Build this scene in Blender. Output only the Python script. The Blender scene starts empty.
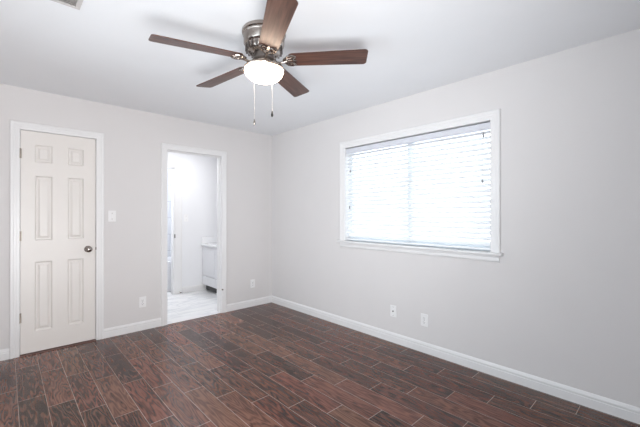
import bpy, bmesh, math, random
from mathutils import Vector, Matrix
random.seed(4)
PI = math.pi
S = bpy.context.scene
COL = S.collection
H = 2.44

# ------------------------------------------------------------------ camera
F_PX = 335.79
cam = bpy.data.cameras.new('camera')
cam.sensor_fit = 'HORIZONTAL'; cam.sensor_width = 36.0
cam.lens = 36.0 * F_PX / 640.0
cam.clip_start = 0.02
co = bpy.data.objects.new('camera', cam); COL.objects.link(co)
yaw, pitch, roll = 0.81759343, 0.00156699, 0.0005255
Fv = Vector((math.cos(yaw)*math.cos(pitch), math.sin(yaw)*math.cos(pitch), math.sin(pitch)))
Rv = Vector((math.sin(yaw), -math.cos(yaw), 0.0)); Uv = Rv.cross(Fv)
R2 = Rv*math.cos(roll) + Uv*math.sin(roll); U2 = Uv*math.cos(roll) - Rv*math.sin(roll)
CAM = Vector((-2.8585, -4.0820, 1.2916))
co.matrix_world = Matrix(((R2.x, U2.x, -Fv.x, CAM.x), (R2.y, U2.y, -Fv.y, CAM.y), (R2.z, U2.z, -Fv.z, CAM.z), (0, 0, 0, 1)))
S.camera = co

# ------------------------------------------------------------------ world and lights
w = bpy.data.worlds.new('overcast_daylight'); S.world = w; w.use_nodes = True
bg = w.node_tree.nodes['Background']
bg.inputs[0].default_value = (0.85, 0.92, 1.0, 1); bg.inputs[1].default_value = 4.1

def area(name, loc, rot, sx, sy, power=0, color=(1, 1, 1), portal=False):
    l = bpy.data.lights.new(name, 'AREA'); l.shape = 'RECTANGLE'; l.size = sx; l.size_y = sy
    l.energy = power; l.color = color
    if portal: l.cycles.is_portal = True
    o = bpy.data.objects.new(name, l); COL.objects.link(o); o.location = loc; o.rotation_euler = rot
    return o
area('window_portal', (0.17, -2.25, 1.52), (0, PI/2, 0), 1.1, 1.62, portal=True)
area('added_door_portal', (-3.49, -2.3, 1.05), (0, -PI/2, 0), 2.05, 2.3, portal=True)  # sampling portal for the added glass door
area('bathroom_ceiling_light', (-1.0, 0.7, 2.40), (0, 0, 0), 0.5, 0.5, 11, (0.96, 0.975, 1.0))
area('shower_fill_light', (-1.3, 2.0, 2.40), (0, 0, 0), 0.3, 0.3, 16, (0.93, 0.96, 1.0))  # unseen lamp added to brighten the shower
def spot(name, loc, target, power, cone, blend, radius, color=(1, 1, 1)):
    l = bpy.data.lights.new(name, 'SPOT'); l.energy = power; l.spot_size = math.radians(cone); l.spot_blend = blend; l.shadow_soft_size = radius; l.color = color
    o = bpy.data.objects.new(name, l); COL.objects.link(o); o.location = loc
    o.rotation_euler = (Vector(target) - Vector(loc)).to_track_quat('-Z', 'Y').to_euler()
    return o
# added soft fill lamp, unseen behind the camera, aimed up across the room
spot('added_fill_light', (-2.85, -4.30, 0.75), (-2.05, -1.35, 2.44), 420, 140, 1.0, 0.9, (0.98, 0.99, 1.0))

S.view_settings.view_transform = 'Standard'; S.view_settings.look = 'None'
S.view_settings.gamma = 1.0; S.view_settings.use_curve_mapping = False
S.view_settings.exposure = 0.33

# ------------------------------------------------------------------ materials
def mat(name, col, rough=0.5, metal=0.0, bump=None, spec=0.5, vary=0.02):
    m = bpy.data.materials.new(name); m.use_nodes = True
    nt = m.node_tree; b = nt.nodes['Principled BSDF']
    b.inputs['Roughness'].default_value = rough; b.inputs['Metallic'].default_value = metal
    b.inputs['Specular IOR Level'].default_value = spec
    tc = nt.nodes.new('ShaderNodeTexCoord')
    n = nt.nodes.new('ShaderNodeTexNoise'); n.inputs['Scale'].default_value = 3.0; n.inputs['Detail'].default_value = 4
    nt.links.new(tc.outputs['Object'], n.inputs['Vector'])
    r = nt.nodes.new('ShaderNodeMix'); r.data_type = 'RGBA'
    r.inputs['A'].default_value = tuple(c*(1-vary) for c in col) + (1,)
    r.inputs['B'].default_value = tuple(min(1, c*(1+vary)) for c in col) + (1,)
    nt.links.new(n.outputs['Fac'], r.inputs['Factor']); nt.links.new(r.outputs['Result'], b.inputs['Base Color'])
    if bump:
        n2 = nt.nodes.new('ShaderNodeTexNoise'); n2.inputs['Scale'].default_value = bump[0]; n2.inputs['Detail'].default_value = 3
        nt.links.new(tc.outputs['Object'], n2.inputs['Vector'])
        bp = nt.nodes.new('ShaderNodeBump'); bp.inputs['Strength'].default_value = bump[1]; bp.inputs['Distance'].default_value = 0.002
        nt.links.new(n2.outputs['Fac'], bp.inputs['Height']); nt.links.new(bp.outputs['Normal'], b.inputs['Normal'])
    return m

M = {}
M['wall'] = mat('greige_wall_paint', (0.695, 0.672, 0.668), 0.75, bump=(140, 0.25), spec=0.25)
M['ceil'] = mat('white_ceiling_paint', (0.82, 0.83, 0.85), 0.85, bump=(110, 0.25), spec=0.2)
M['trim'] = mat('white_semi_gloss_trim', (0.79, 0.78, 0.78), 0.32)
M['door'] = mat('warm_white_door_paint', (0.76, 0.722, 0.69), 0.38)
M['plate'] = mat('white_plastic_plate', (0.84, 0.83, 0.83), 0.3)
M['dark'] = mat('dark_slot', (0.03, 0.03, 0.03), 0.6)
M['nickel'] = mat('brushed_nickel', (0.38, 0.34, 0.31), 0.2, 1.0)
M['nickel_dark'] = mat('dark_nickel', (0.20, 0.18, 0.17), 0.35, 1.0)  # darker nickel for small fittings and the fan's lower parts
M['hinge'] = mat('satin_nickel_hinge', (0.36, 0.32, 0.28), 0.45, 1.0)
M['bwall'] = mat('white_bathroom_paint', (0.80, 0.80, 0.815), 0.7, bump=(140, 0.2))
M['cab'] = mat('white_cabinet_paint', (0.78, 0.78, 0.80), 0.35)
M['counter'] = mat('white_cultured_marble', (0.85, 0.85, 0.86), 0.15)
M['tub'] = mat('white_tub_enamel', (0.86, 0.87, 0.90), 0.12)
M['vinyl'] = mat('white_window_vinyl', (0.80, 0.84, 0.87), 0.35)
M['slat'] = mat('white_faux_wood_slat', (0.84, 0.85, 0.87), 0.45)
M['cord'] = mat('white_cord', (0.8, 0.8, 0.8), 0.7)
M['tassel'] = mat('grey_plastic_tassel', (0.25, 0.25, 0.26), 0.5)
M['vent'] = mat('off_white_vent_metal', (0.56, 0.54, 0.53), 0.5)
M['brick'] = mat('outside_stucco', (0.55, 0.53, 0.5), 0.9)

def glass_mat():
    m = bpy.data.materials.new('clear_window_glass'); m.use_nodes = True; nt = m.node_tree
    for n in list(nt.nodes): nt.nodes.remove(n)
    o = nt.nodes.new('ShaderNodeOutputMaterial'); t = nt.nodes.new('ShaderNodeBsdfTransparent'); g = nt.nodes.new('ShaderNodeBsdfGlossy')
    g.inputs['Roughness'].default_value = 0.02; f = nt.nodes.new('ShaderNodeFresnel'); mx = nt.nodes.new('ShaderNodeMixShader')
    f.inputs[0].default_value = 1.45
    t.inputs[0].default_value = (0.95, 0.97, 0.97, 1)
    nt.links.new(f.outputs[0], mx.inputs[0]); nt.links.new(t.outputs[0], mx.inputs[1]); nt.links.new(g.outputs[0], mx.inputs[2])
    nt.links.new(mx.outputs[0], o.inputs[0]); return m
M['glass'] = glass_mat()

def bowl_mat():
    m = bpy.data.materials.new('lit_frosted_glass'); m.use_nodes = True; b = m.node_tree.nodes['Principled BSDF']
    b.inputs['Base Color'].default_value = (0.9, 0.88, 0.84, 1); b.inputs['Roughness'].default_value = 0.4
    b.inputs['Emission Color'].default_value = (1.0, 0.80, 0.62, 1); b.inputs['Emission Strength'].default_value = 16.0
    return m
M['bowl'] = bowl_mat()

def N(nt, typ, op=None, a=None, b=None, c=None):
    n = nt.nodes.new(typ)
    if op: n.operation = op
    for i, v in enumerate((a, b, c)):
        if v is None: continue
        if isinstance(v, (int, float)): n.inputs[i].default_value = v
        else: nt.links.new(v, n.inputs[i])
    return n.outputs[0]

def plank_floor():
    """wood-look porcelain planks running along Y, each row shifted by a third"""
    m = bpy.data.materials.new('wood_look_plank_tile'); m.use_nodes = True; nt = m.node_tree; L = nt.links
    b = nt.nodes['Principled BSDF']
    mt = lambda op, a=None, bb=None, c=None: N(nt, 'ShaderNodeMath', op, a, bb, c)
    g = nt.nodes.new('ShaderNodeNewGeometry'); sp = nt.nodes.new('ShaderNodeSeparateXYZ'); L.new(g.outputs['Position'], sp.inputs[0])
    u = mt('DIVIDE', mt('ADD', sp.outputs[0], 2.793), 0.1457)
    row = mt('FLOOR', u); fu = mt('SUBTRACT', u, row)
    v = mt('DIVIDE', mt('ADD', mt('ADD', sp.outputs[1], 0.321), mt('MULTIPLY', row, 0.2205)), 0.661)
    cell = mt('FLOOR', v); fv = mt('SUBTRACT', v, cell)
    du = mt('MULTIPLY', mt('MINIMUM', fu, mt('SUBTRACT', 1.0, fu)), 0.1457)
    dv = mt('MULTIPLY', mt('MINIMUM', fv, mt('SUBTRACT', 1.0, fv)), 0.661)
    d = mt('MINIMUM', mt('MULTIPLY', du, 1.4), dv)
    mr = nt.nodes.new('ShaderNodeMapRange'); mr.inputs['From Min'].default_value = 0.0011; mr.inputs['From Max'].default_value = 0.0024
    L.new(d, mr.inputs['Value']); tile = mr.outputs[0]          # 0 in grout, 1 on tile
    cb = nt.nodes.new('ShaderNodeCombineXYZ'); L.new(row, cb.inputs[0]); L.new(cell, cb.inputs[1])
    wn = nt.nodes.new('ShaderNodeTexWhiteNoise'); wn.noise_dimensions = '2D'; L.new(cb.outputs[0], wn.inputs[0])
    rnd = wn.outputs['Value']; sc = nt.nodes.new('ShaderNodeSeparateColor'); L.new(wn.outputs['Color'], sc.inputs[0])
    # grain coordinates : stretched along the plank, shifted plank by plank
    cg = nt.nodes.new('ShaderNodeCombineXYZ')
    L.new(mt('ADD', mt('MULTIPLY', sp.outputs[0], 1.0), mt('MULTIPLY', rnd, 7.0)), cg.inputs[0])
    L.new(mt('ADD', mt('MULTIPLY', sp.outputs[1], 0.13), mt('MULTIPLY', sc.outputs[1], 5.0)), cg.inputs[1])
    n1 = nt.nodes.new('ShaderNodeTexNoise'); n1.inputs['Scale'].default_value = 9; n1.inputs['Detail'].default_value = 3; L.new(cg.outputs[0], n1.inputs['Vector'])
    # cathedral rings : sine of noise height
    rings = mt('SINE', mt('MULTIPLY', n1.outputs['Fac'], 95.0))
    rings = mt('MULTIPLY_ADD', rings, 0.5, 0.5)
    cg2 = nt.nodes.new('ShaderNodeVectorMath'); cg2.operation = 'MULTIPLY'; L.new(cg.outputs[0], cg2.inputs[0]); cg2.inputs[1].default_value = (1.0, 0.28, 1.0)
    n2 = nt.nodes.new('ShaderNodeTexNoise'); n2.inputs['Scale'].default_value = 110; n2.inputs['Detail'].default_value = 3; L.new(cg2.outputs[0], n2.inputs['Vector'])
    n3 = nt.nodes.new('ShaderNodeTexNoise'); n3.inputs['Scale'].default_value = 14; n3.inputs['Detail'].default_value = 2; L.new(cg.outputs[0], n3.inputs['Vector'])
    fac = mt('ADD', mt('MULTIPLY', rings, 0.30), mt('ADD', mt('MULTIPLY', n2.outputs['Fac'], 0.40), mt('MULTIPLY', n3.outputs['Fac'], 0.32)))
    fac = mt('ADD', mt('ADD', fac, 0.075), mt('MULTIPLY', mt('SUBTRACT', sc.outputs[2], 0.5), 0.26))
    cr = nt.nodes.new('ShaderNodeValToRGB'); L.new(fac, cr.inputs[0])
    e = cr.color_ramp.elements
    e[0].position = 0.30; e[0].color = (0.014, 0.0065, 0.0042, 1); e[1].position = 1.0; e[1].color = (0.25, 0.115, 0.072, 1)
    x = cr.color_ramp.elements.new(0.5); x.color = (0.070, 0.0285, 0.0175, 1)
    # some planks redder
    hx = nt.nodes.new('ShaderNodeMix'); hx.data_type = 'RGBA'; hx.blend_type = 'MULTIPLY'; L.new(mt('MULTIPLY', rnd, 0.8), hx.inputs['Factor'])
    L.new(cr.outputs[0], hx.inputs['A']); hx.inputs['B'].default_value = (1.15, 0.86, 0.95, 1)
    mx = nt.nodes.new('ShaderNodeMix'); mx.data_type = 'RGBA'; L.new(tile, mx.inputs['Factor'])
    mx.inputs['A'].default_value = (0.36, 0.27, 0.23, 1); L.new(hx.outputs['Result'], mx.inputs['B'])
    L.new(mx.outputs['Result'], b.inputs['Base Color'])
    rr = mt('ADD', mt('MULTIPLY', n2.outputs['Fac'], 0.12), 0.15)
    L.new(mt('SUBTRACT', mt('ADD', rr, 0.4), mt('MULTIPLY', tile, 0.4)), b.inputs['Roughness'])
    b.inputs['Specular IOR Level'].default_value = 0.44
    bp = nt.nodes.new('ShaderNodeBump'); bp.inputs['Strength'].default_value = 0.22; bp.inputs['Distance'].default_value = 0.0012
    L.new(mt('ADD', mt('MULTIPLY', tile, 0.8), mt('MULTIPLY', mt('ADD', n2.outputs['Fac'], mt('MULTIPLY', rings, .4)), 0.6)), bp.inputs['Height']); L.new(bp.outputs[0], b.inputs['Normal'])
    return m
M['floor'] = plank_floor()

def marble_tile():
    m = bpy.data.materials.new('white_marble_tile'); m.use_nodes = True; nt = m.node_tree; L = nt.links; b = nt.nodes['Principled BSDF']
    g = nt.nodes.new('ShaderNodeNewGeometry')
    n = nt.nodes.new('ShaderNodeTexNoise'); n.inputs['Scale'].default_value = 1.4; n.inputs['Detail'].default_value = 5; n.inputs['Distortion'].default_value = 1.4
    mp = nt.nodes.new('ShaderNodeMapping'); mp.inputs['Rotation'].default_value = (0, 0, 0.5); mp.inputs['Scale'].default_value = (0.8, 2.6, 1)
    L.new(g.outputs['Position'], mp.inputs[0]); L.new(mp.outputs[0], n.inputs['Vector'])
    v = N(nt, 'ShaderNodeMath', 'ABSOLUTE', N(nt, 'ShaderNodeMath', 'SUBTRACT', n.outputs['Fac'], 0.5))
    cr = nt.nodes.new('ShaderNodeValToRGB'); L.new(v, cr.inputs[0]); e = cr.color_ramp.elements
    e[0].color = (0.66, 0.67, 0.69, 1); e[0].position = 0.0; e[1].position = 0.05; e[1].color = (0.82, 0.82, 0.82, 1)
    br = nt.nodes.new('ShaderNodeTexBrick'); L.new(g.outputs['Position'], br.inputs['Vector'])
    br.inputs['Scale'].default_value = 1.0; br.inputs['Brick Width'].default_value = 0.61; br.inputs['Row Height'].default_value = 0.305
    br.inputs['Mortar Size'].default_value = 0.002; br.inputs['Mortar'].default_value = (0.6, 0.6, 0.61, 1)
    L.new(cr.outputs[0], br.inputs['Color1']); L.new(cr.outputs[0], br.inputs['Color2'])
    L.new(br.outputs['Color'], b.inputs['Base Color']); b.inputs['Roughness'].default_value = 0.22
    return m
M['marble'] = marble_tile()

def shower_tile():
    m = bpy.data.materials.new('pale_shower_tile'); m.use_nodes = True; nt = m.node_tree; L = nt.links; b = nt.nodes['Principled BSDF']
    g = nt.nodes.new('ShaderNodeNewGeometry'); mp = nt.nodes.new('ShaderNodeMapping'); mp.inputs['Rotation'].default_value = (PI/2, 0, 0)
    L.new(g.outputs['Position'], mp.inputs[0])
    br = nt.nodes.new('ShaderNodeTexBrick'); L.new(mp.outputs[0], br.inputs['Vector'])
    br.inputs['Scale'].default_value = 1.0; br.inputs['Brick Width'].default_value = 0.61; br.inputs['Row Height'].default_value = 0.305
    br.inputs['Mortar Size'].default_value = 0.003; br.inputs['Mortar'].default_value = (0.45, 0.46, 0.5, 1)
    br.inputs['Color1'].default_value = (0.74, 0.76, 0.80, 1); br.inputs['Color2'].default_value = (0.77, 0.79, 0.82, 1)
    L.new(br.outputs['Color'], b.inputs['Base Color']); b.inputs['Roughness'].default_value = 0.25
    return m
M['stile'] = shower_tile()

def blade_wood():
    m = bpy.data.materials.new('walnut_fan_blade'); m.use_nodes = True; nt = m.node_tree; L = nt.links; b = nt.nodes['Principled BSDF']
    tc = nt.nodes.new('ShaderNodeTexCoord'); mp = nt.nodes.new('ShaderNodeMapping'); mp.inputs['Scale'].default_value = (3, 45, 10)
    L.new(tc.outputs['Object'], mp.inputs[0]); n = nt.nodes.new('ShaderNodeTexNoise'); n.inputs['Scale'].default_value = 1.5; n.inputs['Detail'].default_value = 5
    L.new(mp.outputs[0], n.inputs['Vector']); cr = nt.nodes.new('ShaderNodeValToRGB'); L.new(n.outputs['Fac'], cr.inputs[0])
    e = cr.color_ramp.elements; e[0].position = 0.3; e[0].color = (0.040, 0.017, 0.013, 1); e[1].position = 0.75; e[1].color = (0.14, 0.066, 0.048, 1)
    L.new(cr.outputs[0], b.inputs['Base Color']); b.inputs['Roughness'].default_value = 0.35
    return m
M['blade'] = blade_wood()

# ------------------------------------------------------------------ mesh helpers
def box(bm, x0, x1, y0, y1, z0, z1):
    vs = [bm.verts.new((x, y, z)) for x in (x0, x1) for y in (y0, y1) for z in (z0, z1)]
    for f in ((0, 1, 3, 2), (4, 6, 7, 5), (0, 4, 5, 1), (2, 3, 7, 6), (0, 2, 6, 4), (1, 5, 7, 3)):
        bm.faces.new([vs[i] for i in f])

def lathe(bm, prof, c=(0, 0, 0), n=40, axis='z'):
    rings = []
    for r, h in prof:
        ring = []
        for k in range(n):
            a = 2*PI*k/n; p = (r*math.cos(a), r*math.sin(a), h)
            if axis == 'y': p = (p[0], p[2], p[1])
            if axis == 'x': p = (p[2], p[0], p[1])
            ring.append(bm.verts.new((c[0]+p[0], c[1]+p[1], c[2]+p[2])))
        rings.append(ring)
    for a, b in zip(rings, rings[1:]):
        for k in range(n):
            bm.faces.new((a[k], a[(k+1) % n], b[(k+1) % n], b[k]))
    for ring in (rings[0], rings[-1]):
        try: bm.faces.new(ring)
        except Exception: pass

def tube(bm, pts, r, n=8):
    rings = []
    pts = [Vector(p) for p in pts]
    for i, p in enumerate(pts):
        d = (pts[min(i+1, len(pts)-1)] - pts[max(i-1, 0)]).normalized()
        up = Vector((0, 0, 1)) if abs(d.z) < 0.9 else Vector((1, 0, 0))
        s = d.cross(up).normalized(); t = s.cross(d)
        rr = r[i] if isinstance(r, (list, tuple)) else r
        rings.append([bm.verts.new(p + s*rr*math.cos(2*PI*k/n) + t*rr*math.sin(2*PI*k/n)) for k in range(n)])
    for a, b in zip(rings, rings[1:]):
        for k in range(n): bm.faces.new((a[k], a[(k+1) % n], b[(k+1) % n], b[k]))
    bm.faces.new(rings[0]); bm.faces.new(rings[-1])

def build(name, bm, m, parent=None, bevel=0, smooth=False):
    bmesh.ops.recalc_face_normals(bm, faces=bm.faces)
    me = bpy.data.meshes.new(name); bm.to_mesh(me); bm.free(); me.materials.append(m)
    o = bpy.data.objects.new(name, me); COL.objects.link(o)
    if parent: o.parent = parent
    if bevel:
        b = o.modifiers.new('bevel', 'BEVEL'); b.width = bevel; b.segments = 2; b.limit_method = 'ANGLE'; b.angle_limit = 0.6
    if smooth:
        for p in me.polygons: p.use_smooth = True
        if smooth != 'full':
            try: me.set_sharp_from_angle(angle=0.7)
            except Exception: pass
    return o

def boxes(name, lst, m, parent=None, bevel=0):
    bm = bmesh.new()
    for b in lst: box(bm, *b)
    return build(name, bm, m, parent, bevel)

def struct(o): o['kind'] = 'structure'; return o
def tag(o, label, cat, group=None):
    o['label'] = label; o['category'] = cat
    if group: o['group'] = group
    return o
def empty(name, loc):
    o = bpy.data.objects.new(name, None); COL.objects.link(o); o.location = loc; o.empty_display_size = 0.05; return o
def child(o, parent):
    """parent keeps world placement (parents are never rotated)"""
    o.parent = parent; o.location = Vector(o.location) - Vector(parent.location); return o

def sweep(bm, path, prof, fn):
    """path: list of (a,b) in the wall plane with mitred corners; prof: (u outward, v off the wall); fn(a,b,v)->xyz.
    The outward side is the left of the path direction."""
    n = len(path); rings = []
    for i, p in enumerate(path):
        p = Vector(p)
        nrm = []
        if i > 0:
            d = (p - Vector(path[i-1])).normalized(); nrm.append(Vector((-d.y, d.x)))
        if i < n-1:
            d = (Vector(path[i+1]) - p).normalized(); nrm.append(Vector((-d.y, d.x)))
        if len(nrm) == 2:
            s = nrm[0] + nrm[1]; mn = s / (1 + nrm[0].dot(nrm[1]))
        else: mn = nrm[0]
        rings.append([bm.verts.new(fn(p.x + mn.x*u, p.y + mn.y*u, v)) for u, v in prof])
    k = len(prof)
    for a, b in zip(rings, rings[1:]):
        for j in range(k): bm.faces.new((a[j], a[(j+1) % k], b[(j+1) % k], b[j]))
    bm.faces.new(rings[0]); bm.faces.new(rings[-1])

CASE = [(0, 0), (0, .009), (.003, .012), (.020, .0125), (.023, .015), (.040, .0155), (.044, .019), (.060, .020), (.066, .017), (.068, .012), (.068, 0)]
BASE = [(0, 0), (0, .014), (.058, .014), (.062, .011), (.066, .011), (.070, .013), (.078, .0125), (.088, .008), (.095, .004), (.096, 0)]

# ------------------------------------------------------------------ room shell
XL, YF = -3.35, -4.62          # left wall, wall behind the camera
T = 0.12
D1 = (-2.762, -2.178, 2.060)   # closet door opening
D2 = (-1.478, -0.797, 2.045)   # bathroom opening
W = (-3.047, -1.458, 0.985, 2.050)   # window opening y0 y1 z0 z1
PO = (-3.45, -1.15, 2.08)      # glass door added unseen in the left wall to let in fill daylight

struct(boxes('floor', [(XL-T, 0.15, YF-T, 0.004, -0.10, 0.0), (D1[0], D1[1], 0.004, 0.7, -0.10, 0.0)], M['floor']))
struct(boxes('floor_bathroom', [(-2.1, 0.3, 0.004, 2.6, -0.11, -0.001)], M['marble']))
struct(boxes('ceiling', [(XL-T, 0.15, YF-T, T, H, H+0.1)], M['ceil']))
struct(boxes('ceiling_bathroom', [(-2.1, 0.3, T, 2.6, H, H+0.1)], M['bwall']))
struct(boxes('wall_back', [(XL-T, D1[0]-.012, 0, T, 0, H), (D1[0]-.012, D1[1]+.012, 0, T, D1[2]+.012, H), (D1[1]+.012, D2[0]-.012, 0, T, 0, H),
     (D2[0]-.012, D2[1]+.012, 0, T, D2[2]+.012, H), (D2[1]+.012, 0.0, 0, T, 0, H)], M['wall']))
struct(boxes('wall_right', [(0, .15, YF-T, W[0]-.012, 0, H), (0, .15, W[1]+.012, T, 0, H), (0, .15, W[0]-.012, W[1]+.012, 0, W[2]-.012), (0, .15, W[0]-.012, W[1]+.012, W[3]+.012, H)], M['wall']))
struct(boxes('wall_left', [(XL-T, XL, YF, PO[0], 0, H), (XL-T, XL, PO[1], 0, 0, H), (XL-T, XL, PO[0], PO[1], PO[2], H)], M['wall']))
struct(boxes('wall_front', [(XL-T, .15, YF-T, YF, 0, H)], M['wall']))

# bathroom shell
FY = 1.461
SH = (-1.72, -0.873, 2.035)
struct(boxes('wall_bathroom_back', [(SH[1]+.0, .12, FY, FY+.1, 0, H), (SH[0], SH[1], FY, FY+.1, SH[2], H), (-2.1, SH[0], FY, FY+.1, 0, H)], M['bwall']))
struct(boxes('wall_bathroom_right', [(.12, .24, T+.03, FY+.1, 0, H)], M['bwall']))
struct(boxes('wall_bathroom_left', [(-2.1, -2.0, T, 2.6, 0, H)], M['bwall']))
struct(boxes('wall_shower_back', [(-2.0, -.25, 2.42, 2.6, 0, H)], M['stile']))
struct(boxes('wall_shower_right', [(-.35, -.25, FY+.1, 2.42, 0, H)], M['stile']))
struct(boxes('wall_closet', [(XL, -1.9, .70, .80, 0, H), (-2.0, -1.9, T, .70, 0, H), (XL-T, XL, T, .70, 0, H)], M['bwall']))

# baseboards
def bb(name, path, fn, m=M['trim']):
    bm = bmesh.new(); sweep(bm, path, [(z, v) for z, v in BASE], fn); return struct(build(name, bm, m))
def run(name, segs, axis, at, sign, m=M['trim']):
    """straight runs of baseboard; axis 'x' runs along X on a wall at y=at, off the wall in sign direction"""
    bm = bmesh.new()
    for a, b in segs:
        r = []
        for t in (a, b):
            r.append([bm.verts.new((t, at + sign*v, z) if axis == 'x' else (at + sign*v, t, z)) for z, v in BASE])
        k = len(BASE)
        for j in range(k): bm.faces.new((r[0][j], r[0][(j+1) % k], r[1][(j+1) % k], r[1][j]))
        bm.faces.new(r[0]); bm.faces.new(r[1])
    return struct(build(name, bm, m))
run('baseboard_back', [(XL, D1[0]-.068), (D1[1]+.068, D2[0]-.068), (D2[1]+.068, -.0145)], 'x', 0, -1)
run('baseboard_right', [(YF, 0)], 'y', 0, -1)
run('baseboard_left', [(YF, PO[0]-.068), (PO[1]+.068, 0)], 'y', XL, 1)
run('baseboard_bathroom', [(SH[1]+.13, -.36)], 'x', FY, -1)

# door casings and jambs
def doorway(name, d, depth, stop=None):
    r = empty(name, ((d[0]+d[1])/2, 0, 0)); struct(r)
    bm = bmesh.new(); c = r.location.x
    x0, x1, h = d[0]-c, d[1]-c, d[2]
    # path walked so that left is outward: up the left? (0,h) -> use left leg upward with outward = -x
    sweep(bm, [(x0, 0), (x0, h), (x1, h), (x1, 0)], CASE, lambda a, b, v: (a, -v, b))
    build('door_casing', bm, M['trim'], r)
    j = [(x0-.012, x0+.002, -.001, depth, 0, h), (x1-.002, x1+.012, -.001, depth, 0, h), (x0-.012, x1+.012, -.001, depth, h-.002, h+.012)]
    if stop is not None:
        j += [(x0, x0+.012, stop, stop+.035, 0, h), (x1-.012, x1, stop, stop+.035, 0, h), (x0, x1, stop, stop+.035, h-.012, h)]
    boxes('door_jamb', j, M['trim'], r)
    return r
dw1 = doorway('trim_1', D1, T, 0.042)
dw2 = doorway('trim_2', D2, T+.001, 0.05)
bm = bmesh.new(); sweep(bm, [(0, 0), (0, D2[2]), (D2[1]-D2[0], D2[2]), (D2[1]-D2[0], 0)], CASE, lambda a, b, v: (a + D2[0] - dw2.location.x, T+v, b))
build('door_casing', bm, M['trim'], dw2)
# shower doorway casing on the far bathroom wall
dw3 = empty('trim_3', (-1.3, FY, 0)); struct(dw3)
bm = bmesh.new(); x0, x1, h = SH[0]+1.3, SH[1]+1.3, SH[2]
sweep(bm, [(x0, 0), (x0, h), (x1, h), (x1, 0)], [(u*1.75 if u > .044 else u*1.2, v) for u, v in CASE], lambda a, b, v: (a, -v, b))
build('door_casing', bm, M['trim'], dw3)
boxes('door_jamb', [(x0, x0+.014, -.001, .101, 0, h), (x1-.014, x1, -.001, .101, 0, h), (x0, x1, -.001, .101, h-.014, h)], M['trim'], dw3)
lp = boxes('casing_hardware', [(x1-.003, x1+.012, -.0155, -.004, .905, .965)], M['nickel_dark'], dw3); lp['label'] = 'small dark metal strike plate'
# dark metal bumper on the right casing of the bathroom doorway
bmp = bmesh.new(); lathe(bmp, [(.002, 0), (.010, 0), (.010, -.012), (.006, -.018), (.001, -.018)], (D2[1]+.008-dw2.location.x, -.011, .305), 14, 'y')
o = build('casing_hardware', bmp, M['nickel'], dw2, smooth=True); o['label'] = 'small round metal bumper'

# threshold strip under the closet door
struct(boxes('trim_4', [(D1[0]+.001, D1[1]-.001, -.034, .05, 0.0, .006)], mat('reddish_wood_strip', (0.16, 0.075, 0.06), 0.4), bevel=.002))

# ------------------------------------------------------------------ closet door (six raised panels)
def panel_door(x0, x1, z0, z1, yf, th, cols, rows):
    r = struct(empty('door_1', ((x0+x1)/2, yf, 0)))
    cx = r.location.x
    bm = bmesh.new()
    xs = sorted([x0, x1] + [c for p in cols for c in p]); zs = sorted([z0, z1] + [c for p in rows for c in p])
    P = {}
    def v(x, y, z):
        k = (round(x, 5), round(y, 5), round(z, 5))
        if k not in P: P[k] = bm.verts.new((x-cx, y, z))
        return P[k]
    for side in (0, 1):
        Y = 0 if side == 0 else th; s = 1 if side == 0 else -1
        for i in range(len(xs)-1):
            for j in range(len(zs)-1):
                a, b, c, d = xs[i], xs[i+1], zs[j], zs[j+1]
                if (a, b) in cols and (c, d) in rows:
                    prev = None
                    for ins, dep in ((0, 0), (.005, .008), (.012, .013), (.020, .013), (.038, .004), (.040, .004)):
                        q = [v(a+ins, Y+s*dep, c+ins), v(b-ins, Y+s*dep, c+ins), v(b-ins, Y+s*dep, d-ins), v(a+ins, Y+s*dep, d-ins)]
                        if prev:
                            for k in range(4): bm.faces.new((prev[k], prev[(k+1) % 4], q[(k+1) % 4], q[k]))
                        prev = q
                    bm.faces.new(prev)
                else: bm.faces.new((v(a, Y, c), v(b, Y, c), v(b, Y, d), v(a, Y, d)))
    for i in range(len(xs)-1):
        for Z in (z0, z1): bm.faces.new((v(xs[i], 0, Z), v(xs[i+1], 0, Z), v(xs[i+1], th, Z), v(xs[i], th, Z)))
    for j in range(len(zs)-1):
        for X in (x0, x1): bm.faces.new((v(X, 0, zs[j]), v(X, 0, zs[j+1]), v(X, th, zs[j+1]), v(X, th, zs[j])))
    build('door_leaf', bm, M['door'], r)
    return r
cols = [(-2.657, -2.529), (-2.411, -2.283)]; rows = [(.20, .845), (1.045, 1.645), (1.77, 1.935)]
d1 = panel_door(-2.757, -2.183, .012, 2.055, .004, .035, cols, rows)
bm = bmesh.new()
lathe(bm, [(.001, 0), (.031, 0), (.033, -.004), (.028, -.010), (.012, -.014), (.011, -.034), (.018, -.040), (.028, -.050), (.030, -.060), (.024, -.070), (.010, -.075), (.001, -.0755)], (-2.247-d1.location.x, 0, .937), 28, 'y')
build('door_knob', bm, M['nickel'], d1, smooth=True)['label'] = 'round brushed nickel knob'
for z in (1.842, 1.09, .345):
    bm = bmesh.new(); lathe(bm, [(.001, -.045), (.0065, -.045), (.0065, .045), (.001, .045)], (-2.7595-d1.location.x, -.010, z), 12)
    box(bm, -2.757-d1.location.x, -2.749-d1.location.x, -.009, .001, z-.043, z+.043)
    box(bm, -2.7665-d1.location.x, -2.7605-d1.location.x, -.0155, -.004, z-.043, z+.043)
    build('hinge', bm, M['hinge'], d1, smooth=True)['label'] = 'brushed nickel butt hinge'
boxes('latch_plate', [(-2.1845-d1.location.x, -2.176-d1.location.x, -.0135, -.004, .925, .952)], M['nickel_dark'], d1)

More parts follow.
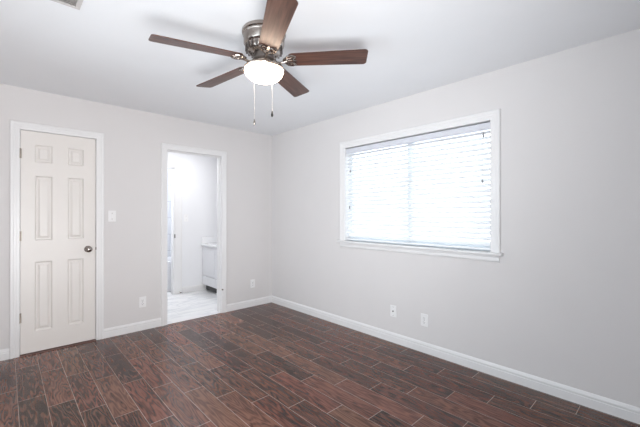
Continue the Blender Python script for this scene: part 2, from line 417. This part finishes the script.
# ------------------------------------------------------------------ window
wn = struct(empty('window_1', (0, -2.2525, W[2])))
oy, oz = -2.2525, W[2]
y0, y1, z0, z1 = W[0]-oy, W[1]-oy, W[2]-oz, W[3]-oz
bm = bmesh.new()
sweep(bm, [(y1, 0.0), (y1, z1), (y0, z1), (y0, 0.0)][::-1], [(u*1.1, v) for u, v in CASE], lambda a, b, v: (-v, a, b))
build('window_casing', bm, M['trim'], wn)
boxes('window_jamb', [(-.001, .15, y0-.012, y0+.001, z0, z1), (-.001, .15, y1-.001, y1+.012, z0, z1), (-.001, .15, y0-.012, y1+.012, z1-.001, z1+.012)], M['trim'], wn)
bm = bmesh.new()
ends = (W[0]-.095-oy, W[1]+.095-oy)
# stool: front nose is wider than the opening, the back part stays inside it
bm = bmesh.new()
for (ya, yb, pr) in ((ends[0], ends[1], [(-.001, -.022), (-.001, 0), (-.038, 0), (-.045, -.004), (-.047, -.011), (-.045, -.018), (-.038, -.022)]),):
    r0 = [bm.verts.new((x, ya, z)) for x, z in pr]; r1 = [bm.verts.new((x, yb, z)) for x, z in pr]; k = len(pr)
    for j in range(k): bm.faces.new((r0[j], r0[(j+1) % k], r1[(j+1) % k], r1[j]))
    bm.faces.new(r0); bm.faces.new(r1)
box(bm, -.001, .15, y0-.011, y1+.011, -.022, 0)
build('window_sill', bm, M['trim'], wn)
bm = bmesh.new()
pr = [(0, -.022), (-.016, -.022), (-.018, -.030), (-.014, -.040), (-.014, -.062), (-.010, -.070), (-.004, -.078), (0, -.078)]
r0 = [bm.verts.new((x, y0-.068, z)) for x, z in pr]; r1 = [bm.verts.new((x, y1+.068, z)) for x, z in pr]; k = len(pr)
for j in range(k): bm.faces.new((r0[j], r0[(j+1) % k], r1[(j+1) % k], r1[j]))
bm.faces.new(r0); bm.faces.new(r1)
build('window_apron', bm, M['trim'], wn)
fr = .045
boxes('window_frame', [(.085, .14, y0, y1, 0, fr), (.085, .14, y0, y1, z1-fr, z1), (.095, .14, y0, y0+.02, fr, z1-fr), (.095, .14, y1-.02, y1, fr, z1-fr), (.080, .14, -.024, .024, fr, z1-fr)], M['vinyl'], wn)
for a, b in ((y0+.02, -.024), (.024, y1-.02)):
    boxes('window_pane', [(.110, .114, a, b, fr, z1-fr)], M['glass'], wn)

pd = struct(empty('added_daylight_door', (XL, (PO[0]+PO[1])/2, 0)))  # added unseen glass door that admits fill daylight
hw_, hh_ = (PO[1]-PO[0])/2, PO[2]
boxes('door_frame', [(-.09, -.05, -hw_, hw_, 0.0, .07), (-.09, -.05, -hw_, hw_, hh_-.07, hh_), (-.09, -.05, -hw_, -hw_+.07, .07, hh_-.07), (-.09, -.05, hw_-.07, hw_, .07, hh_-.07), (-.085, -.045, -.035, .035, .07, hh_-.07)], M['trim'], pd)
for a, b in ((-hw_+.07, -.035), (.035, hw_-.07)): boxes('door_pane', [(-.072, -.068, a, b, .07, hh_-.07)], M['glass'], pd)
bm = bmesh.new(); sweep(bm, [(-hw_, 0), (-hw_, hh_), (hw_, hh_), (hw_, 0)], CASE, lambda a, b, v: (v, a, b)); build('door_casing', bm, M['trim'], pd)

# blind
bl = empty('window_blind', (0.04, oy, W[3])); tag(bl, 'wide white horizontal slat blind hanging inside the window frame', 'blind')
hx = W[3]-W[2]
ba, bb_ = y0+.006, y1-.006
boxes('headrail', [(-.030, .030, ba, bb_, -.062, -.010)], mat('shaded_white_headrail', (.66, .67, .72), .4), bl, bevel=.003)  # white rail, its unlit grey put into the colour
bm = bmesh.new(); nsl = 22; pitch_s = .0436; th = math.radians(42)
ztop = -.085
for i in range(nsl):
    zc = ztop - i*pitch_s; hw = .0245; n = 6; A = []; B = []
    for s in range(n+1):
        t = -hw + 2*hw*s/n; crown = .0022*(1-(t/hw)**2)
        for lst, off in ((A, .0013), (B, -.0013)):
            lx, lz = t, crown+off
            X = lx*math.cos(th) - lz*math.sin(th); Z = lx*math.sin(th) + lz*math.cos(th)
            lst.append((X, Z + zc))
    pr = A + B[::-1]
    r0 = [bm.verts.new((x, ba+.004, z)) for x, z in pr]; r1 = [bm.verts.new((x, bb_-.004, z)) for x, z in pr]; k = len(pr)
    for j in range(k): bm.faces.new((r0[j], r0[(j+1) % k], r1[(j+1) % k], r1[j]))
    bm.faces.new(r0); bm.faces.new(r1)
build('slats', bm, M['slat'], bl)
boxes('bottom_rail', [(-.024, .024, ba+.004, bb_-.004, -hx+.012, -hx+.028)], M['slat'], bl, bevel=.003)
for y in (y0+.10, y0+.62, -.0, y1-.62, y1-.10):
    if abs(y) < .01: continue
    bm = bmesh.new()
    for x in (-.025, .025): tube(bm, [(x, y, -.06), (x, y, -hx+.02)], .0009, 6)
    build('ladder_cord', bm, M['cord'], bl)
for (yw, zs) in ((-2.985, (1.93, 1.553)), (-1.525, (1.772, 1.358))):
    for q, zt in enumerate(zs):
        bm = bmesh.new(); yy = yw - oy + (.004 if q else -.004)
        tube(bm, [(-.034, yy, -.058), (-.034, yy, zt-W[3]+.02)], .0010, 6)
        c = build('pull_cord', bm, M['cord'], bl)
        bm = bmesh.new(); lathe(bm, [(.001, .028), (.004, .024), (.0075, .0), (.0065, -.006), (.001, -.008)], (-.034, yy, zt-W[3]), 12)
        build('tassel', bm, M['tassel'], c, smooth=True)

# ------------------------------------------------------------------ switch and outlets
def plate_on(name, loc, wall, kind, label, cat):
    r = empty(name, loc); tag(r, label, cat, 'white wall plates')
    def P(a, d, z): return (a, -d, z) if wall == 'back' else (-d, -a, z)
    def bx(nm, lst, m, par, bev=0):
        bm = bmesh.new()
        for a0, a1, d0, d1_, zz0, zz1 in lst:
            p, q = P(a0, d0, zz0), P(a1, d1_, zz1)
            box(bm, min(p[0], q[0]), max(p[0], q[0]), min(p[1], q[1]), max(p[1], q[1]), zz0, zz1)
        return build(nm, bm, m, par, bev)
    pl = bx('cover_plate', [(-.036, .036, 0, .006, -.058, .058)], M['plate'], r, .003)
    if kind == 'outlet':
        for s in (.020, -.020):
            rc = bx('receptacle', [(-.0165, .0165, .006, .0085, s-.014, s+.014)], M['plate'], r, .002)
            bx('slot', [(-.009, -.0065, .0083, .0092, s-.003, s+.007), (.0055, .008, .0083, .0092, s-.003, s+.006), (-.0028, .0022, .0083, .0092, s-.011, s-.006)], M['dark'], rc)
        bx('screw', [(-.003, .003, .006, .0075, -.003, .003)], M['nickel'], r)
    elif kind == 'coax':
        bm = bmesh.new()
        c = P(0, 0, 0); ax = 'y' if wall == 'back' else 'x'
        lathe(bm, [(.001, -.005), (.0075, -.005), (.0075, -.010), (.0048, -.010), (.0048, -.018), (.001, -.018)], (0, 0, 0), 12, ax)
        build('jack', bm, M['nickel_dark'], r)
        for s in (.042, -.042): bx('screw', [(-.003, .003, .006, .0073, s-.003, s+.003)], M['nickel'], r)
    else:
        sw = bx('switch_surround', [(-.006, .006, .006, .0075, -.013, .013)], M['plate'], r, .001)
        bx('toggle', [(-.004, .004, .0075, .017, -.001, .009)], M['plate'], r, .001)
        for s in (.030, -.030): bx('screw', [(-.003, .003, .006, .0073, s-.003, s+.003)], M['nickel'], r)
    return r
plate_on('light_switch', (-2.037, 0, 1.268), 'back', 'switch', 'white toggle light switch on the wall beside the six-panel door', 'light switch')
plate_on('wall_outlet', (-1.741, 0, .311), 'back', 'outlet', 'white duplex outlet below the light switch, left of the bathroom doorway', 'outlet')
plate_on('wall_outlet.001', (-.328, 0, .317), 'back', 'outlet', 'white duplex outlet between the bathroom doorway and the room corner', 'outlet')
plate_on('cable_outlet', (0, -2.118, .314), 'right', 'coax', 'white cable wall plate with one dark round jack under the window', 'outlet')
plate_on('wall_outlet.002', (0, -2.461, .302), 'right', 'outlet', 'white duplex outlet under the window, right of the cable plate', 'outlet')
plate_on('light_switch.001', (-.686, FY, 1.225), 'back', 'switch', 'white light switch on the far bathroom wall between the inner doorway and the vanity', 'light switch')

# ------------------------------------------------------------------ ceiling vent
vt = empty('ceiling_vent', (-2.71, -1.865, H)); tag(vt, 'off-white louvred air vent in the ceiling above the closet door side', 'vent')
boxes('frame', [(-.155, .155, -.08, -.06, -.006, 0), (-.155, .155, .06, .08, -.006, 0), (-.155, -.132, -.06, .06, -.006, 0), (.132, .155, -.06, .06, -.006, 0)], M['vent'], vt, bevel=.002)
boxes('duct_shade', [(-.132, .132, -.06, .06, -.0012, -.0002)], mat('shaded_grey_duct', (.34, .32, .31), .8), vt)  # flat grey sheet painted as the shade between the louvres
bm = bmesh.new()
for k in range(7):
    y = -.052 + k*.0165
    vs = [bm.verts.new(p) for p in ((-.132, y+.006, -.0015), (.132, y+.006, -.0015), (.132, y-.003, -.0095), (-.132, y-.003, -.0095), (-.132, y+.0072, -.0015), (.132, y+.0072, -.0015), (.132, y-.0018, -.0095), (-.132, y-.0018, -.0095))]
    for f in ((0, 1, 2, 3), (7, 6, 5, 4), (0, 4, 5, 1), (2, 6, 7, 3), (0, 3, 7, 4), (1, 5, 6, 2)): bm.faces.new([vs[i] for i in f])
build('louvres', bm, M['vent'], vt)

# ------------------------------------------------------------------ ceiling fan
FX, FYY = -1.671, -2.300
fan = empty('ceiling_fan', (FX, FYY, H)); tag(fan, 'five-blade flush-mount ceiling fan with nickel body, walnut blades and lit bowl', 'ceiling fan')
bm = bmesh.new()
lathe(bm, [(.001, 0), (.132, 0), (.136, -.006), (.136, -.022), (.130, -.028), (.131, -.036), (.127, -.042), (.126, -.085), (.120, -.092), (.112, -.098), (.108, -.125), (.098, -.138), (.080, -.146), (.001, -.146)], (0, 0, 0), 56)
hs = build('motor_housing', bm, M['nickel'], fan, smooth=True)
bm = bmesh.new()
for k in range(22):
    a = 2*PI*k/22; c, s = math.cos(a), math.sin(a)
    # upright vent fins round the lower housing
    p = [Vector((r, t, z)) for r in (.104, .1165) for t in (-.0052, .0052) for z in (-.134, -.097)]
    vs = [bm.verts.new((q.x*c-q.y*s, q.x*s+q.y*c, q.z)) for q in p]
    for f in ((0, 1, 3, 2), (4, 6, 7, 5), (0, 4, 5, 1), (2, 3, 7, 6), (0, 2, 6, 4), (1, 5, 7, 3)): bm.faces.new([vs[i] for i in f])
build('vent_band', bm, M['nickel_dark'], fan, bevel=.001)
bm = bmesh.new(); lathe(bm, [(.001, -.146), (.062, -.146), (.066, -.152), (.066, -.180), (.060, -.186), (.001, -.186)], (0, 0, 0), 40)
build('flywheel', bm, M['nickel_dark'], fan, smooth=True)
bm = bmesh.new(); lathe(bm, [(.001, -.186), (.050, -.186), (.056, -.192), (.056, -.204), (.075, -.212), (.110, -.222), (.124, -.232), (.127, -.240), (.124, -.247), (.117, -.247), (.001, -.243)], (0, 0, 0), 56)
lk = build('light_kit', bm, mat('warm_nickel_light_ring', (.60, .50, .43), .25, 1.0), fan, smooth=True)
bm = bmesh.new()
pr = [(.112, -.245), (.120, -.252)] + [(.120*math.cos(t), -.252 - .068*math.sin(t)) for t in [PI/2*k/12 for k in range(1, 12)]] + [(.001, -.320)]
lathe(bm, pr, (0, 0, 0), 56); build('glass_bowl', bm, M['bowl'], lk, smooth='full')['label'] = 'glowing frosted glass bowl'

# blade and its scrolled iron, local X outward, local Z up
def blade_mesh():
    bm = bmesh.new(); r0, r1 = .150, .648; out = []
    wr, wt = .058, .069
    def corner(cx, cy, rad, a0, a1):
        return [(cx + rad*math.cos(a0+(a1-a0)*k/6), cy + rad*math.sin(a0+(a1-a0)*k/6)) for k in range(7)]
    out += corner(r1-.022, wt-.022, .022, PI/2, 0)
    out += corner(r1-.022, -wt+.022, .022, 0, -PI/2)
    out += corner(r0+.03, -wr+.03, .03, -PI/2, -PI)
    out += corner(r0+.03, wr-.03, .03, PI, PI/2)
    a = [bm.verts.new((x, y, -.003)) for x, y in out]; b = [bm.verts.new((x, y, .003)) for x, y in out]; k = len(out)
    bm.faces.new(a); bm.faces.new(b)
    for j in range(k): bm.faces.new((a[j], a[(j+1) % k], b[(j+1) % k], b[j]))
    return bm
def iron_mesh():
    bm = bmesh.new()
    tube(bm, [(.062, 0, -.004), (.080, 0, -.018), (.100, 0, -.022), (.122, 0, -.016), (.145, 0, -.009)], [.011, .009, .008, .008, .009], 10)
    for s in (1, -1):   # two scrolls that cradle the blade root
        pts = []
        for k in range(15):
            a = PI*1.35*k/14
            pts.append((.150 - .028*math.cos(a) + .012*k/14, s*(.004 + .030*math.sin(a*.72)) , -.008))
        tube(bm, pts, .0065, 8)
        tube(bm, [(.128, s*.006, -.010), (.150, s*.040, -.008), (.178, s*.046, -.007), (.198, s*.036, -.007), (.194, s*.024, -.007)], [.007, .007, .007, .006, .005], 8)
        lathe(bm, [(.001, -.013), (.006, -.013), (.007, -.008), (.001, -.007)], (.186, s*.030, 0), 10)
    tube(bm, [(.140, 0, -.010), (.170, 0, -.008), (.205, 0, -.006)], [.009, .010, .006], 8)
    return bm
blade = build('blade', blade_mesh(), M['blade'], fan, bevel=.0015)
iron = build('blade_iron', iron_mesh(), M['nickel'], blade, smooth=True); iron['label'] = 'scrolled nickel blade bracket'
tx, ty = .026, -.024
nz = Vector((-tx, -ty, 1)).normalized()
TILT = Vector((0, 0, 1)).rotation_difference(nz).to_matrix().to_4x4()
PH = .492
for k in range(5):
    if k == 0: b_ = blade
    else:
        b_ = blade.copy(); COL.objects.link(b_); b_.parent = fan
        i_ = iron.copy(); COL.objects.link(i_); i_.parent = b_
    a = PH + k*2*PI/5 - (math.radians(2.5) if k == 2 else 0); droop = math.radians(1.6) if k == 2 else 0   # one blade sags a little
    b_.matrix_basis = Matrix.Translation((0, 0, -.166)) @ TILT @ Matrix.Rotation(a, 4, 'Z') @ Matrix.Translation((0, 0, -.018)) @ Matrix.Rotation(droop, 4, 'Y') @ Matrix.Rotation(math.radians(-12), 4, 'X')
# pull chains
def chain(dx, dy, ztop, zend, fobm, lab):
    bm = bmesh.new()
    z = ztop; pts = []
    tube(bm, [(dx, dy, ztop), (dx, dy, zend+.03)], .0009, 6)
    while z > zend+.03:
        lathe(bm, [(.0003, .0016), (.0016, .0), (.0003, -.0016)], (dx, dy, z), 6); z -= .0065
    c = build('pull_chain', bm, mat('bead_chain_metal', (.8, .78, .76), .3, 1.0), fan)
    bm = bmesh.new(); lathe(bm, [(.001, .032), (.003, .030), (.004, .020), (.0075, .008), (.0075, .0), (.004, -.006), (.001, -.008)], (dx, dy, zend), 14)
    f = build('pull_fob', bm, fobm, c, smooth=True); f['label'] = lab
rx, ry = math.sin(yaw), -math.cos(yaw)   # sideways direction used only to spread the two chains round the switch cup
chain(-.052*rx-.045*math.cos(yaw), -.052*ry-.045*math.sin(yaw)+.0, -.246, -.595, M['nickel'], 'small silver pull fob')
chain(.052*rx+.02, .052*ry+.03, -.246, -.520, M['dark'], 'small dark pull fob')

# ------------------------------------------------------------------ bathroom furniture
VX = -.414
va = empty('bathroom_vanity', (-.15, .95, 0)); tag(va, 'white vanity cabinet with bottom drawer and dark toe kick seen in the bathroom', 'cabinet')
def V(lst): return [(a-va.location.x, b-va.location.x, c-va.location.y, d-va.location.y, e, f) for a, b, c, d, e, f in lst]
boxes('cabinet_body', V([(VX+.018, .118, .42, FY-.002, .10, .752)]), M['cab'], va, bevel=.002)
boxes('toe_kick', V([(VX+.075, .118, .43, FY-.002, 0, .10)]), mat('dark_toe_kick', (.10, .10, .10), .7), va)
for k, (a, b) in enumerate(((.43, .935), (.945, FY-.008))):
    dd = boxes('cabinet_door', V([(VX, VX+.018, a, b, .268, .735)]), M['cab'], va, bevel=.003)
    boxes('door_panel', V([(VX-.007, VX, a+.045, b-.045, .315, .69)]), M['cab'], dd, bevel=.003)
    boxes('drawer', V([(VX, VX+.018, a, b, .105, .250)]), M['cab'], va, bevel=.003)
ct = boxes('bathroom_countertop', [(VX-.02, .118, .40, FY-.001, .753, .79), (VX-.005, .118, FY-.02, FY-.001, .79, .905)], M['counter'], bevel=.004)
tag(ct, 'white bathroom countertop with low backsplash on the vanity', 'countertop')
# bathtub behind the inner doorway
bm = bmesh.new(); X0, X1, Y0, Y1 = -1.95, -.36, 1.72, 2.41
def ring(ins, z): return [bm.verts.new(p) for p in ((X0+ins, Y0+ins, z), (X1-ins, Y0+ins, z), (X1-ins, Y1-ins, z), (X0+ins, Y1-ins, z))]
rs = [ring(0, 0), ring(0, .47), ring(.004, .50), ring(.07, .50), ring(.085, .48), ring(.16, .14), ring(.19, .12)]
for a, b in zip(rs, rs[1:]):
    for k in range(4): bm.faces.new((a[k], a[(k+1) % 4], b[(k+1) % 4], b[k]))
bm.faces.new(rs[-1]); bm.faces.new(rs[0])
tag(build('bathtub', bm, M['tub'], bevel=.008), 'white bathtub beyond the inner doorway at the back of the bathroom', 'bathtub')
# spring door stop lying against the base of the far casing
ds = empty('door_stop', (-.80, FY-.022, .03)); tag(ds, 'small brass-coloured door stop at the base of the inner bathroom casing', 'door stop')
bm = bmesh.new(); tube(bm, [(.0+.0022*math.cos(k*1.1), -.001*k*1.0, .0022*math.sin(k*1.1)) for k in range(60)], .0022, 6)
build('spring', bm, mat('aged_brass', (.35, .25, .13), .35, 1.0), ds)
bm = bmesh.new(); lathe(bm, [(.001, -.060), (.007, -.060), (.007, -.072), (.001, -.074)], (0, 0, 0), 12, 'y'); build('rubber_tip', bm, M['dark'], ds)
